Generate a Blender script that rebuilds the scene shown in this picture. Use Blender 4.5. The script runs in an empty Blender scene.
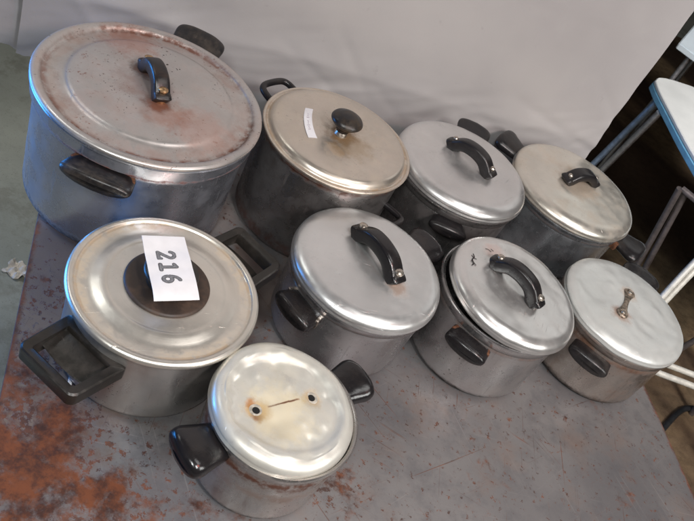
import bpy, bmesh, math, random
from mathutils import Vector, Matrix, noise
from math import sin, cos, pi, radians, sqrt, atan2, hypot

S = bpy.context.scene
COL = S.collection
TZ = 0.75                                  # height of the table top above the floor

# ------------------------------------------------------------------ camera
pitch, roll = radians(40.39), radians(30.39)
cp, sp = cos(pitch), sin(pitch)
fwd = Vector((0, cp, -sp)); ri = Vector((1, 0, 0)); up = ri.cross(fwd)
cr, sr = cos(roll), sin(roll)
right = cr*ri + sr*up; upv = -sr*ri + cr*up
cam_d = bpy.data.cameras.new('camera'); cam = bpy.data.objects.new('camera', cam_d); COL.objects.link(cam)
mw = Matrix((right, upv, -fwd)).transposed().to_4x4(); mw.translation = (0, 0, TZ + 1.0)
cam.matrix_world = mw
cam_d.sensor_width = 36.0; cam_d.lens = 777.3/694*36.0
cam_d.clip_start = 0.02; cam_d.clip_end = 100
cam_d.dof.use_dof = True; cam_d.dof.focus_distance = 1.32; cam_d.dof.aperture_fstop = 18
S.camera = cam

# ------------------------------------------------------------------ world, lamps, exposure
W = bpy.data.worlds.new('World'); S.world = W; W.use_nodes = True
bg = W.node_tree.nodes['Background']; bg.inputs[0].default_value = (1.0, 0.98, 0.95, 1); bg.inputs[1].default_value = 0.010

def area(name, loc, target, sx, sy, power, color):
    l = bpy.data.lights.new(name, 'AREA'); l.shape = 'RECTANGLE'; l.size = sx; l.size_y = sy
    l.energy = power; l.color = color
    o = bpy.data.objects.new(name, l); COL.objects.link(o); o.location = loc
    o.rotation_euler = (Vector(target) - Vector(loc)).to_track_quat('-Z', 'Y').to_euler()
    return o
area('window_light', (-0.15, -0.75, TZ+1.85), (0, 1.0, TZ), 0.32, 0.44, 28, (0.98, 1.0, 0.99))
area('window_light', (1.05, -0.30, TZ+1.9), (0.3, 1.2, TZ), 0.32, 0.44, 37, (1.0, 0.99, 0.97))
area('side_light', (2.1, 0.3, TZ+1.35), (0.3, 1.0, TZ), 0.8, 0.8, 28, (1.0, 1.0, 0.97))
area('ceiling_light', (0.9, 1.0, TZ+2.3), (0.3, 1.0, TZ), 0.8, 0.8, 10, (1.0, 0.99, 0.97))
area('floor_side_light', (-1.9, 1.3, TZ+2.2), (-1.2, 1.6, 0), 0.8, 0.8, 7.5, (0.98, 1.0, 0.97)).data.spread = radians(80)
b_ = area('blue_daylight', (-2.1, 0.8, TZ+0.05), (-0.2, 1.0, TZ+0.10), 1.0, 1.0, 10.5, (0.05, 0.34, 1.0)); b_.data.spread = radians(65)
area('pink_light', (1.0, 0.35, TZ+1.6), (0.2, 1.0, TZ+0.1), 0.13, 0.13, 4.5, (1.0, 0.22, 0.16))
area('back_right_light', (1.5, 4.3, TZ+2.5), (0.5, 1.4, TZ), 2.2, 1.2, 8, (1.0, 0.99, 0.97))
l_ = area('far_fill_light', (1.9, 0.2, TZ+2.4), (1.35, 3.0, TZ-0.3), 0.5, 0.5, 15, (0.97, 0.99, 1.0)); l_.data.spread = radians(50)  # added fill lamp, brightens the white table top and carpet beyond
S.view_settings.view_transform = 'Standard'; S.view_settings.look = 'None'
S.view_settings.gamma = 1; S.view_settings.exposure = -0.16

# ------------------------------------------------------------------ material helpers
def lin(r, g, b):
    f = lambda c: (c/255/12.92) if c/255 <= 0.04045 else ((c/255+0.055)/1.055)**2.4
    return (f(r), f(g), f(b), 1)
class NT:
    def __init__(s, name):
        s.m = bpy.data.materials.new(name); s.m.use_nodes = True
        s.t = s.m.node_tree; s.n = s.t.nodes; s.l = s.t.links
        s.b = s.n['Principled BSDF']; s.tc = s.n.new('ShaderNodeTexCoord'); s.obj = s.tc.outputs['Object']
        s.norm = None
    def put(s, sock, v):
        if isinstance(v, bpy.types.NodeSocket): s.l.new(v, sock)
        elif isinstance(v, (tuple, list)) and len(v) == 3 and sock.type == 'RGBA': sock.default_value = (*v, 1)
        else: sock.default_value = v
    def math(s, op, a, b=0.0, c=0.0, clamp=False):
        n = s.n.new('ShaderNodeMath'); n.operation = op; n.use_clamp = clamp
        for i, v in enumerate((a, b, c)): s.put(n.inputs[i], v)
        return n.outputs[0]
    def vmath(s, op, a, b=(0, 0, 0)):
        n = s.n.new('ShaderNodeVectorMath'); n.operation = op
        s.put(n.inputs[0], a)
        if op != 'LENGTH': s.put(n.inputs[1], b)
        return n.outputs['Value'] if op in ('LENGTH', 'DISTANCE') else n.outputs[0]
    def mapping(s, scale=(1, 1, 1), loc=(0, 0, 0), rot=(0, 0, 0)):
        if any(rot) and tuple(scale) != (1, 1, 1):      # turn first, then stretch
            a = s.n.new('ShaderNodeMapping'); s.l.new(s.obj, a.inputs[0]); a.inputs['Rotation'].default_value = rot
            b = s.n.new('ShaderNodeMapping'); s.l.new(a.outputs[0], b.inputs[0]); b.inputs['Scale'].default_value = scale; b.inputs['Location'].default_value = loc
            return b.outputs[0]
        n = s.n.new('ShaderNodeMapping'); s.l.new(s.obj, n.inputs[0])
        n.inputs['Location'].default_value = loc; n.inputs['Scale'].default_value = scale; n.inputs['Rotation'].default_value = rot
        return n.outputs[0]
    def noise(s, scale, detail=4, rough=0.55, vec=None, dist=0.0):
        n = s.n.new('ShaderNodeTexNoise'); n.inputs['Scale'].default_value = scale
        n.inputs['Detail'].default_value = detail; n.inputs['Roughness'].default_value = rough
        n.inputs['Distortion'].default_value = dist
        s.l.new(vec if vec is not None else s.obj, n.inputs['Vector'])
        return n.outputs['Fac']
    def rng(s, v, a, b, c=0.0, d=1.0, smooth=True):
        n = s.n.new('ShaderNodeMapRange'); n.interpolation_type = 'SMOOTHSTEP' if smooth else 'LINEAR'
        s.put(n.inputs[0], v)
        for i, x in enumerate((a, b, c, d)): s.put(n.inputs[i+1], x)
        return n.outputs[0]
    def mix(s, f, a, b):
        n = s.n.new('ShaderNodeMix'); n.data_type = 'RGBA'
        s.put(n.inputs[0], f); s.put(n.inputs[6], a); s.put(n.inputs[7], b)
        return n.outputs[2]
    def fmix(s, f, a, b):
        n = s.n.new('ShaderNodeMix'); n.data_type = 'FLOAT'
        s.put(n.inputs[0], f); s.put(n.inputs[2], a); s.put(n.inputs[3], b)
        return n.outputs[0]
    def bump(s, h, strength, dist):
        n = s.n.new('ShaderNodeBump'); n.inputs['Strength'].default_value = strength; n.inputs['Distance'].default_value = dist
        s.l.new(h, n.inputs['Height'])
        if s.norm is not None: s.l.new(s.norm, n.inputs['Normal'])
        s.norm = n.outputs[0]
    def done(s, color=None, rough=None, metal=None, spec=None):
        if color is not None: s.put(s.b.inputs['Base Color'], color)
        if rough is not None: s.put(s.b.inputs['Roughness'], rough)
        if metal is not None: s.put(s.b.inputs['Metallic'], metal)
        if spec is not None: s.put(s.b.inputs['Specular IOR Level'], spec)
        if s.norm is not None: s.l.new(s.norm, s.b.inputs['Normal'])
        return s.m

RUST = lin(116, 52, 22); BURN_SHADE = lin(34, 22, 16); TAN = lin(150, 105, 60)  # the near-black serves burnt metal, pits and painted contact shade at pot bases
def aluminium(name, tint, seed, rough=0.34, dull=0.25, stain=0.3, stain_col=TAN, spots=(), rings=(), bands=(),
              spin=0.5, pits=0.3, dents=0.0, wall=False, specks=0.0, lines=()):
    """worn aluminium; spots = (x, y, radius, colour, strength), rings = (r0, half width, colour, strength),
    bands = (z0, half width, colour, strength): stains on the metal, plus painted contact shade in the lowest bands"""
    if wall: tint = tuple(c*k for c, k in zip(tint[:3], (0.92, 0.93, 0.95))); rough -= 0.09; dull *= 0.4
    t = NT(name)
    off = (seed*3.17, seed*1.93, seed*2.71)
    v0 = t.mapping(loc=off)
    sep = t.n.new('ShaderNodeSeparateXYZ'); t.l.new(t.obj, sep.inputs[0]); z = sep.outputs[2]
    cmb = t.n.new('ShaderNodeCombineXYZ'); t.l.new(sep.outputs[0], cmb.inputs[0]); t.l.new(sep.outputs[1], cmb.inputs[1])
    r = t.vmath('LENGTH', cmb.outputs[0])
    big = t.noise(9, 3, 0.5, v0); mid = t.noise(38, 5, 0.6, v0); fine = t.noise(330, 3, 0.6, v0)
    # turning or brushing marks
    if wall:
        vb = t.mapping(scale=(5, 5, 260), loc=off); br = t.noise(1, 3, 0.6, vb)
    else:
        cb = t.n.new('ShaderNodeCombineXYZ'); t.l.new(t.math('MULTIPLY', r, 650), cb.inputs[0])
        t.l.new(t.math('MULTIPLY', big, 3), cb.inputs[1]); br = t.noise(1, 2, 0.6, cb.outputs[0])
    col = t.mix(t.rng(big, 0.35, 0.7), tint, tuple(c*0.90 for c in tint[:3]))
    col = t.mix(t.rng(mid, 0.45, 0.75, 0, 0.4), col, tuple(min(1, c*1.08) for c in tint[:3]))
    oxide = t.rng(t.noise(16, 6, 0.65, t.mapping(loc=(off[1], off[2], off[0]))), 0.42, 0.72)
    mask = t.math('MULTIPLY', oxide, stain)
    col = t.mix(mask, col, stain_col)
    # small dark pits and specks
    pm = t.math('MULTIPLY', t.rng(t.noise(210, 2, 0.5, v0), 0.66, 0.72), t.rng(t.noise(14, 3, 0.5, v0), 0.45, 0.6))
    pm = t.math('MULTIPLY', pm, pits); col = t.mix(pm, col, BURN_SHADE)
    if specks:
        sk = t.math('MULTIPLY', t.rng(t.noise(95, 4, 0.7, v0), 0.60, 0.66), t.math('MULTIPLY', t.rng(t.noise(11, 4, 0.6, v0), 0.44, 0.62), specks))
        col = t.mix(sk, col, lin(104, 58, 36)); pm = t.math('MAXIMUM', pm, sk)
    dr = t.noise(1, 5, 0.7, t.mapping(scale=(60, 60, 5) if wall else (26, 26, 26), loc=(off[2], off[1], off[0])))
    dm = t.math('MULTIPLY', t.rng(dr, 0.60, 0.70), 0.38 if wall else 0.14); col = t.mix(dm, col, lin(70, 56, 46)); pm = t.math('MAXIMUM', pm, dm)
    tot = t.math('MAXIMUM', mask, pm)
    wob = t.math('MULTIPLY', t.math('SUBTRACT', t.noise(55, 5, 0.65, v0), 0.5), 1.0)
    brk = t.rng(t.noise(42, 5, 0.7, t.mapping(loc=(off[2], off[0], off[1]))), 0.34, 0.56)
    for (x, y, rad, c, st) in spots:
        d = t.vmath('DISTANCE', cmb.outputs[0], (x, y, 0))
        d = t.math('ADD', d, t.math('MULTIPLY', wob, rad*1.6))
        m = t.math('MULTIPLY', t.rng(d, rad*1.45, rad*0.5), st); col = t.mix(m, col, c); tot = t.math('MAXIMUM', tot, m)
    for (x, y, an, L, hw, c, st) in lines:          # centre, direction, half length, half width
        dl = t.vmath('SUBTRACT', cmb.outputs[0], (x, y, 0))
        def dot(v):
            n = t.n.new('ShaderNodeVectorMath'); n.operation = 'DOT_PRODUCT'; t.l.new(dl, n.inputs[0]); n.inputs[1].default_value = v; return n.outputs['Value']
        u = t.math('ABSOLUTE', dot((cos(an), sin(an), 0))); v = t.math('ABSOLUTE', t.math('ADD', dot((-sin(an), cos(an), 0)), t.math('MULTIPLY', wob, hw*2.2)))
        m = t.math('MULTIPLY', t.math('MULTIPLY', t.rng(v, hw, hw*0.3), t.rng(u, L, L*0.88)), t.math('MULTIPLY', st, t.rng(mid, 0.3, 0.55, 0.35, 1.0)))
        col = t.mix(m, col, c); tot = t.math('MAXIMUM', tot, m)
    for (r0, hw, c, st) in rings:
        d = t.math('ABSOLUTE', t.math('SUBTRACT', t.math('ADD', r, t.math('MULTIPLY', wob, hw*0.9)), r0))
        m = t.math('MULTIPLY', t.math('MULTIPLY', t.rng(d, hw, hw*0.2), st), t.math('MULTIPLY', brk, t.rng(big, 0.36, 0.58, 0.25, 1.0))); col = t.mix(m, col, c); tot = t.math('MAXIMUM', tot, m)
    for (z0, hw, c, st) in bands:
        d = t.math('ABSOLUTE', t.math('SUBTRACT', t.math('ADD', z, t.math('MULTIPLY', wob, hw*1.8)), z0))
        m = t.math('MULTIPLY', t.math('MULTIPLY', t.rng(d, hw, hw*0.15), st), t.math('MAXIMUM', brk, 0.75 if (st >= 0.95 and z0 < 0.01) else 0.0)); col = t.mix(m, col, c); tot = t.math('MAXIMUM', tot, m)  # strong lowest bands stay nearly solid: burnt foot with contact shade painted in
    rough += 0.0 if wall else (-0.03 if dull < 0.4 else 0.02)
    rg = t.math('ADD', t.rng(mid, 0.3, 0.75, rough*0.92, rough*1.10), t.math('MULTIPLY', tot, 0.25))
    dull = dull if wall else (dull if dull > 0.4 else dull*0.6)
    metal = t.math('SUBTRACT', 1.0 - dull, t.math('MULTIPLY', tot, 0.75), clamp=True)
    t.bump(br, spin*(0.05 if wall else 0.25), 0.0005)
    t.bump(t.noise(24, 2, 0.5, v0), 0.13 + dents, 0.0022)
    
    if not wall: t.bump(fine, 0.06, 0.0004)
    scr = t.noise(1, 4, 0.7, t.mapping(scale=(420, 16, 30), loc=off, rot=(0, 0, 0.6+seed)))
    t.bump(t.rng(scr, 0.66, 0.72), 0.45, 0.0005)
    return t.done(col, rg, metal)

def bakelite(name, seed, col=(0.012, 0.011, 0.012), dust=(0.07, 0.055, 0.045), rough=0.30, wear=0.6):
    dust = tuple(c*0.55 for c in dust); wear *= 0.85
    t = NT(name); v = t.mapping(loc=(seed*2.3, seed, seed*1.7))
    w = t.rng(t.noise(30, 6, 0.7, v), 0.42, 0.72, 0, wear)
    geo = t.n.new('ShaderNodeNewGeometry'); sp_ = t.n.new('ShaderNodeSeparateXYZ'); t.l.new(geo.outputs['Normal'], sp_.inputs[0])
    c = t.mix(w, col, dust)
    sc = t.rng(t.noise(1, 3, 0.6, t.mapping(scale=(260, 40, 60), rot=(0.3, 0, seed))), 0.68, 0.74, 0, 0.30)
    c = t.mix(sc, c, (0.12, 0.10, 0.085))
    t.bump(t.noise(70, 4, 0.6, v), 0.3, 0.0015); t.bump(t.noise(500, 2, 0.5, v), 0.15, 0.0004)
    return t.done(c, t.fmix(w, rough, rough+0.3), 0.0)
def simple(name, col, rough=0.5, metal=0.0, nscale=40, var=0.25, bump=0.2, bd=0.001):
    t = NT(name); n = t.noise(nscale, 5, 0.6)
    c = t.mix(t.rng(n, 0.3, 0.7), tuple(x*(1-var) for x in col[:3]), tuple(min(1, x*(1+var)) for x in col[:3]))
    t.bump(t.noise(nscale*3, 3), bump, bd)
    return t.done(c, t.rng(n, 0.3, 0.7, rough*0.85, min(1, rough*1.2)), metal)

# ------------------------------------------------------------------ mesh helpers
def link(name, bm, mat, parent=None, loc=None, sharp=35, label=None, recalc=True):
    if recalc: bmesh.ops.recalc_face_normals(bm, faces=bm.faces)
    me = bpy.data.meshes.new(name); bm.to_mesh(me); bm.free()
    for m in (mat if isinstance(mat, (list, tuple)) else [mat]): me.materials.append(m)
    for p in me.polygons: p.use_smooth = True
    me.set_sharp_from_angle(angle=radians(sharp))
    o = bpy.data.objects.new(name, me); COL.objects.link(o)
    if parent: o.parent = parent
    if loc: o.location = loc
    if label: o['label'] = label
    return o
def thing(name, label, cat, loc, rz=0, group=None):
    o = bpy.data.objects.new(name, None); COL.objects.link(o); o.empty_display_size = 0.05
    o.location = loc; o.rotation_euler = (0, 0, rz); o['label'] = label; o['category'] = cat
    if group: o['group'] = group
    return o
def tag(o, label=None, cat=None, group=None, kind=None):
    if label: o['label'] = label
    if cat: o['category'] = cat
    if group: o['group'] = group
    if kind: o['kind'] = kind
    return o
def smoothpts(pts, n):
    """Catmull-Rom through pts"""
    P = [Vector(p) for p in pts]; P = [2*P[0]-P[1]] + P + [2*P[-1]-P[-2]]; out = []
    for i in range(1, len(P)-2):
        for k in range(n):
            t = k/n; a, b, c, d = P[i-1], P[i], P[i+1], P[i+2]
            out.append(0.5*((2*b) + (c-a)*t + (2*a-5*b+4*c-d)*t*t + (3*b-a-3*c+d)*t**3))
    out.append(P[-2]); return out
def refine(prof, corner=0.0012):
    """replace each profile corner with a small round"""
    out = [prof[0]]
    for i in range(1, len(prof)-1):
        a, b, c = (Vector(prof[j]) for j in (i-1, i, i+1))
        da, dc = (a-b), (c-b); la, lc = da.length, dc.length
        k = min(corner, la*0.45, lc*0.45)
        if la < 1e-6 or lc < 1e-6: out.append(prof[i]); continue
        p, q = b+da/la*k, b+dc/lc*k
        out += [tuple(p), tuple((p+q)*0.25+b*0.5), tuple(q)]
    out.append(prof[-1]); return out
def subdiv_prof(prof, step):
    out = [prof[0]]
    for a, b in zip(prof, prof[1:]):
        n = max(1, int(hypot(b[0]-a[0], b[1]-a[1])/step))
        for k in range(1, n+1): out.append((a[0]+(b[0]-a[0])*k/n, a[1]+(b[1]-a[1])*k/n))
    return out
def lathe(prof, n=144, fn=None, bm=None, at=(0, 0, 0)):
    bm = bm or bmesh.new(); rings = []
    for (r, z) in prof:
        if r < 1e-6: rings.append([bm.verts.new((at[0], at[1], at[2]+z))]); continue
        rings.append([bm.verts.new((at[0]+r*cos(2*pi*k/n), at[1]+r*sin(2*pi*k/n), at[2]+z)) for k in range(n)])
    for A, B in zip(rings, rings[1:]):
        for k in range(n):
            a = A[k % len(A)], A[(k+1) % n] if len(A) > 1 else None
            b = B[k % len(B)], B[(k+1) % n] if len(B) > 1 else None
            f = [v for v in (a[0], a[1], b[1], b[0]) if v is not None]
            if len(f) >= 3: bm.faces.new(f)
    if fn:
        for v in bm.verts: v.co = Vector(fn(v.co.copy()))
    return bm
def sweep(path, W_, T_, upd, bm=None, n=20, e=2.6, closed=False):
    """superellipse section of half width W_ and half thickness T_ along path"""
    bm = bm or bmesh.new(); N = len(path); P = [Vector(p) for p in path]; rings = []
    f = lambda v, i: v(i/(N-1)) if callable(v) else v
    for i, p in enumerate(P):
        if closed: tg = (P[(i+1) % N]-P[i-1]).normalized()
        else: tg = (P[min(i+1, N-1)]-P[max(i-1, 0)]).normalized()
        u = Vector(upd(i/(N-1)) if callable(upd) else upd); side = tg.cross(u).normalized(); u = side.cross(tg).normalized()
        w, t = f(W_, i), f(T_, i); ring = []
        for k in range(n):
            a = 2*pi*k/n; c, s_ = cos(a), sin(a)
            ring.append(bm.verts.new(p + side*w*math.copysign(abs(c)**(2/e), c) + u*t*math.copysign(abs(s_)**(2/e), s_)))
        rings.append(ring)
    for i in range(N if closed else N-1):
        A, B = rings[i], rings[(i+1) % N]
        for k in range(n): bm.faces.new((A[k], A[(k+1) % n], B[(k+1) % n], B[k]))
    if not closed: bm.faces.new(rings[0]); bm.faces.new(rings[-1])
    return bm
def box(bm, c, s, rz=0, bev=0.0):
    b2 = bmesh.new(); bmesh.ops.create_cube(b2, size=1)
    for v in b2.verts: v.co = Vector((v.co.x*s[0], v.co.y*s[1], v.co.z*s[2]))
    if bev: bmesh.ops.bevel(b2, geom=b2.edges[:], offset=bev, segments=2, affect='EDGES', profile=0.5)
    Mx = Matrix.Translation(c) @ Matrix.Rotation(rz, 4, 'Z')
    b2.transform(Mx); tmp = bpy.data.meshes.new('tmp'); b2.to_mesh(tmp); b2.free(); bm.from_mesh(tmp); bpy.data.meshes.remove(tmp)
    return bm
def nz(x, y, z, s): return noise.noise(Vector((x*s, y*s, z*s)))

# ------------------------------------------------------------------ the setting
# table frame directions: along the board and from front to back
U = Vector((0.88, 0.475)).normalized(); D = Vector((-U.y, U.x))
def tb(n, d, z=0.0): return (U.x*n + D.x*d, U.y*n + D.y*d, TZ + z)
trz = atan2(U.y, U.x)
N0, N1, D0, D1 = -0.0165, 1.224, 0.02, 1.452

def concrete():
    t = NT('concrete'); a = t.noise(2.2, 5, 0.6); b = t.noise(18, 6, 0.65); c = t.noise(160, 3, 0.6)
    col = t.mix(t.rng(a, 0.3, 0.7), lin(138, 139, 130), lin(160, 160, 150))
    col = t.mix(t.rng(b, 0.5, 0.75, 0, 0.45), col, lin(118, 120, 108))
    col = t.mix(t.rng(t.noise(60, 3, 0.6), 0.68, 0.74, 0, 0.7), col, lin(170, 170, 160))
    col = t.mix(t.rng(t.noise(5, 8, 0.75), 0.52, 0.62, 0, 0.4), col, lin(104, 100, 88))
    col = t.mix(t.rng(t.noise(240, 2, 0.6), 0.62, 0.70, 0, 0.6), col, lin(96, 92, 80))
    t.bump(b, 0.3, 0.003); t.bump(c, 0.3, 0.001)
    return t.done(col, 0.8, 0)
bm = bmesh.new(); bmesh.ops.create_grid(bm, x_segments=1, y_segments=1, size=9)
tag(link('floor', bm, concrete()), kind='structure').location = (0, 4, 0)

def carpet_mat():
    t = NT('brown_carpet')
    st = t.noise(1, 3, 0.5, t.mapping(scale=(0.5, 2.0, 1), rot=(0, 0, radians(60))))
    col = t.mix(t.rng(st, 0.42, 0.62), lin(66, 50, 38), lin(128, 106, 80))
    col = t.mix(t.rng(t.noise(25, 5, 0.7), 0.4, 0.75, 0, 0.5), col, lin(40, 28, 20))
    t.bump(t.noise(220, 3), 0.6, 0.004); t.bump(t.noise(5, 3), 0.6, 0.02)
    return t.done(col, 0.9, 0, 0.2)
bm = bmesh.new(); box(bm, (0, 0, 0), (4.0, 5.2, 0.012), bev=0.004)
o = link('carpet', bm, carpet_mat()); o.location = (2.6, 4.0, 0.0062); o.rotation_euler = (0, 0, radians(24))
tag(o, 'dark brown streaky carpet on the floor right of the pot table', 'carpet')

def table_mat():
    t = NT('rusty_painted_steel')
    big = t.noise(3.2, 4, 0.55); mid = t.noise(22, 6, 0.68); fine = t.noise(120, 4, 0.6)
    col = t.mix(t.rng(big, 0.3, 0.7), lin(98, 96, 97), lin(121, 118, 117))
    col = t.mix(t.rng(mid, 0.42, 0.7, 0, 0.5), col, lin(80, 79, 82))
    sep = t.n.new('ShaderNodeSeparateXYZ'); t.l.new(t.obj, sep.inputs[0])
    cmb = t.n.new('ShaderNodeCombineXYZ'); t.l.new(sep.outputs[0], cmb.inputs[0]); t.l.new(sep.outputs[1], cmb.inputs[1])
    heavy = 0.0
    for (x, y, r, s_) in ((-0.27, 0.47, 0.17, 1.0), (-0.10, 0.45, 0.13, 0.85), (-0.33, 0.60, 0.09, 0.7), (0.155, 0.70, 0.055, 0.55), (0.02, 0.47, 0.12, 0.4), (-0.36, 0.75, 0.07, 0.5)):
        d = t.vmath('DISTANCE', cmb.outputs[0], (x, y, 0)); heavy = t.math('MAXIMUM', heavy, t.math('MULTIPLY', t.rng(d, r*1.5, r*0.2), s_))
    blot = t.noise(13, 9, 0.66, t.mapping(loc=(3, 1, 0)), 0.1)
    th = t.fmix(heavy, 0.66, 0.41)
    m = t.rng(t.math('SUBTRACT', blot, th), -0.05, 0.09)
    sm = t.noise(95, 6, 0.75, t.mapping(loc=(1, 5, 0))); th2 = t.fmix(heavy, 0.583, 0.47)
    m = t.math('MAXIMUM', m, t.math('MULTIPLY', t.rng(t.math('SUBTRACT', sm, th2), 0, 0.05), 0.85))
    # scratches that have rusted
    for k, (rt, sx, sy) in enumerate(((0.5, 5, 190), (-0.9, 4, 230), (1.35, 7, 260), (0.05, 3, 160))):
        s1 = t.noise(1, 2, 0.5, t.mapping(scale=(sx, sy, 1), rot=(0, 0, rt), loc=(k*7, 2, 0)), 0.4)
        m = t.math('MAXIMUM', m, t.math('MULTIPLY', t.math('MULTIPLY', t.rng(s1, 0.69, 0.73), t.rng(t.noise(7, 4, 0.6, t.mapping(loc=(k*5, 1, 0))), 0.46, 0.62)), 0.7))
    # film of rust on the edges of the sheet
    en = t.math('ADD', t.math('MULTIPLY', sep.outputs[0], U.x), t.math('MULTIPLY', sep.outputs[1], U.y))
    ed = t.math('MINIMUM', t.math('SUBTRACT', en, N0), t.math('SUBTRACT', N1, en))
    ed = t.math('ADD', ed, t.math('MULTIPLY', t.math('SUBTRACT', mid, 0.5), 0.03))
    m = t.math('MAXIMUM', m, t.rng(ed, 0.010, 0.002, 0, 0.9))
    rc = t.mix(t.rng(t.noise(30, 7, 0.7, t.mapping(loc=(4, 4, 0))), 0.36, 0.64), lin(54, 27, 15), lin(108, 58, 28))
    rc = t.mix(t.rng(t.noise(40, 4, 0.6), 0.5, 0.7), rc, lin(54, 26, 18))
    tint = t.math('MULTIPLY', t.rng(t.noise(9, 5, 0.6, t.mapping(loc=(9, 9, 0))), 0.5, 0.75), 0.30)
    col = t.mix(tint, col, lin(128, 98, 78))
    for k, rt in enumerate((0.8, -0.35, 2.1)):
        s2 = t.noise(1, 3, 0.6, t.mapping(scale=(4, 320, 1), rot=(0, 0, rt), loc=(k*3, 8, 0)))
        col = t.mix(t.math('MULTIPLY', t.math('MULTIPLY', t.rng(s2, 0.64, 0.70), t.rng(t.noise(5, 3, 0.6, t.mapping(loc=(k*4, 3, 0))), 0.42, 0.62)), 0.28), col, lin(160, 154, 150))
    gm = 0.0  # brown film patches; the middle one also paints in shade between the pots
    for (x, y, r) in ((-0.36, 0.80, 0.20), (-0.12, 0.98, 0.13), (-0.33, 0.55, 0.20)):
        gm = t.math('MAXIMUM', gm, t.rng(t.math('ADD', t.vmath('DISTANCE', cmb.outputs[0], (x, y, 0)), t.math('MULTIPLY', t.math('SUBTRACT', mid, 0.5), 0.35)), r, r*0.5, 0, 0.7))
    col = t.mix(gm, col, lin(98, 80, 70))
    col = t.mix(m, col, rc)
    t.bump(m, 0.35, 0.0012); t.bump(fine, 0.15, 0.0008); t.bump(big, 0.3, 0.01)
    return t.done(col, t.fmix(m, t.rng(mid, 0.3, 0.7, 0.34, 0.5), 0.8), t.math('MULTIPLY', t.math('SUBTRACT', 1.0, m), 0.15))
tbl = thing('steel_table', 'grey painted steel table with orange rust patches under the pots', 'table', (0, 0, 0))
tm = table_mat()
bm = bmesh.new(); cN, cD = (N0+N1)/2, (D0+D1)/2
c = tb(cN, cD); box(bm, (c[0], c[1], TZ-0.012), (N1-N0, D1-D0, 0.024), trz, 0.003)
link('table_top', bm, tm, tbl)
bm = bmesh.new()
for (n_, d_, sx, sy) in ((cN, D0+0.035, N1-N0-0.09, 0.025), (cN, D1-0.035, N1-N0-0.09, 0.025), (N0+0.035, cD, 0.025, D1-D0-0.13), (N1-0.035, cD, 0.025, D1-D0-0.13)):
    c = tb(n_, d_); box(bm, (c[0], c[1], TZ-0.0545), (sx, sy, 0.059), trz, 0.002)
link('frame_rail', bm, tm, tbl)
for n_ in (N0+0.035, N1-0.035):
    for d_ in (D0+0.035, D1-0.035):
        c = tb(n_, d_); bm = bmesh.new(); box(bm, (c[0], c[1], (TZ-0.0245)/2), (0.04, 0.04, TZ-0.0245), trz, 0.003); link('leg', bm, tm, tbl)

# boards standing on the back edge of the table
def board_mat():
    t = NT('grey_white_painted_board')
    a = t.noise(1.6, 4, 0.55); b = t.noise(14, 6, 0.65); c = t.noise(90, 4, 0.6)
    col = t.mix(t.rng(a, 0.3, 0.7), lin(153, 149, 149), lin(167, 163, 161))
    col = t.mix(t.rng(b, 0.52, 0.8, 0, 0.35), col, lin(164, 161, 158))
    col = t.mix(t.rng(t.noise(26, 6, 0.7), 0.64, 0.76, 0, 0.4), col, lin(124, 120, 118))
    sc = t.noise(1, 3, 0.6, t.mapping(scale=(4, 4, 70), rot=(0.35, 0.2, 0)))
    col = t.mix(t.rng(sc, 0.70, 0.75, 0, 0.35), col, lin(140, 134, 130))
    t.bump(b, 0.2, 0.003); t.bump(c, 0.15, 0.0007)
    return t.done(col, t.rng(b, 0.3, 0.7, 0.42, 0.6), 0)
bmt = board_mat()
DB = 1.418                                     # d of the face of the board
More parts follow.
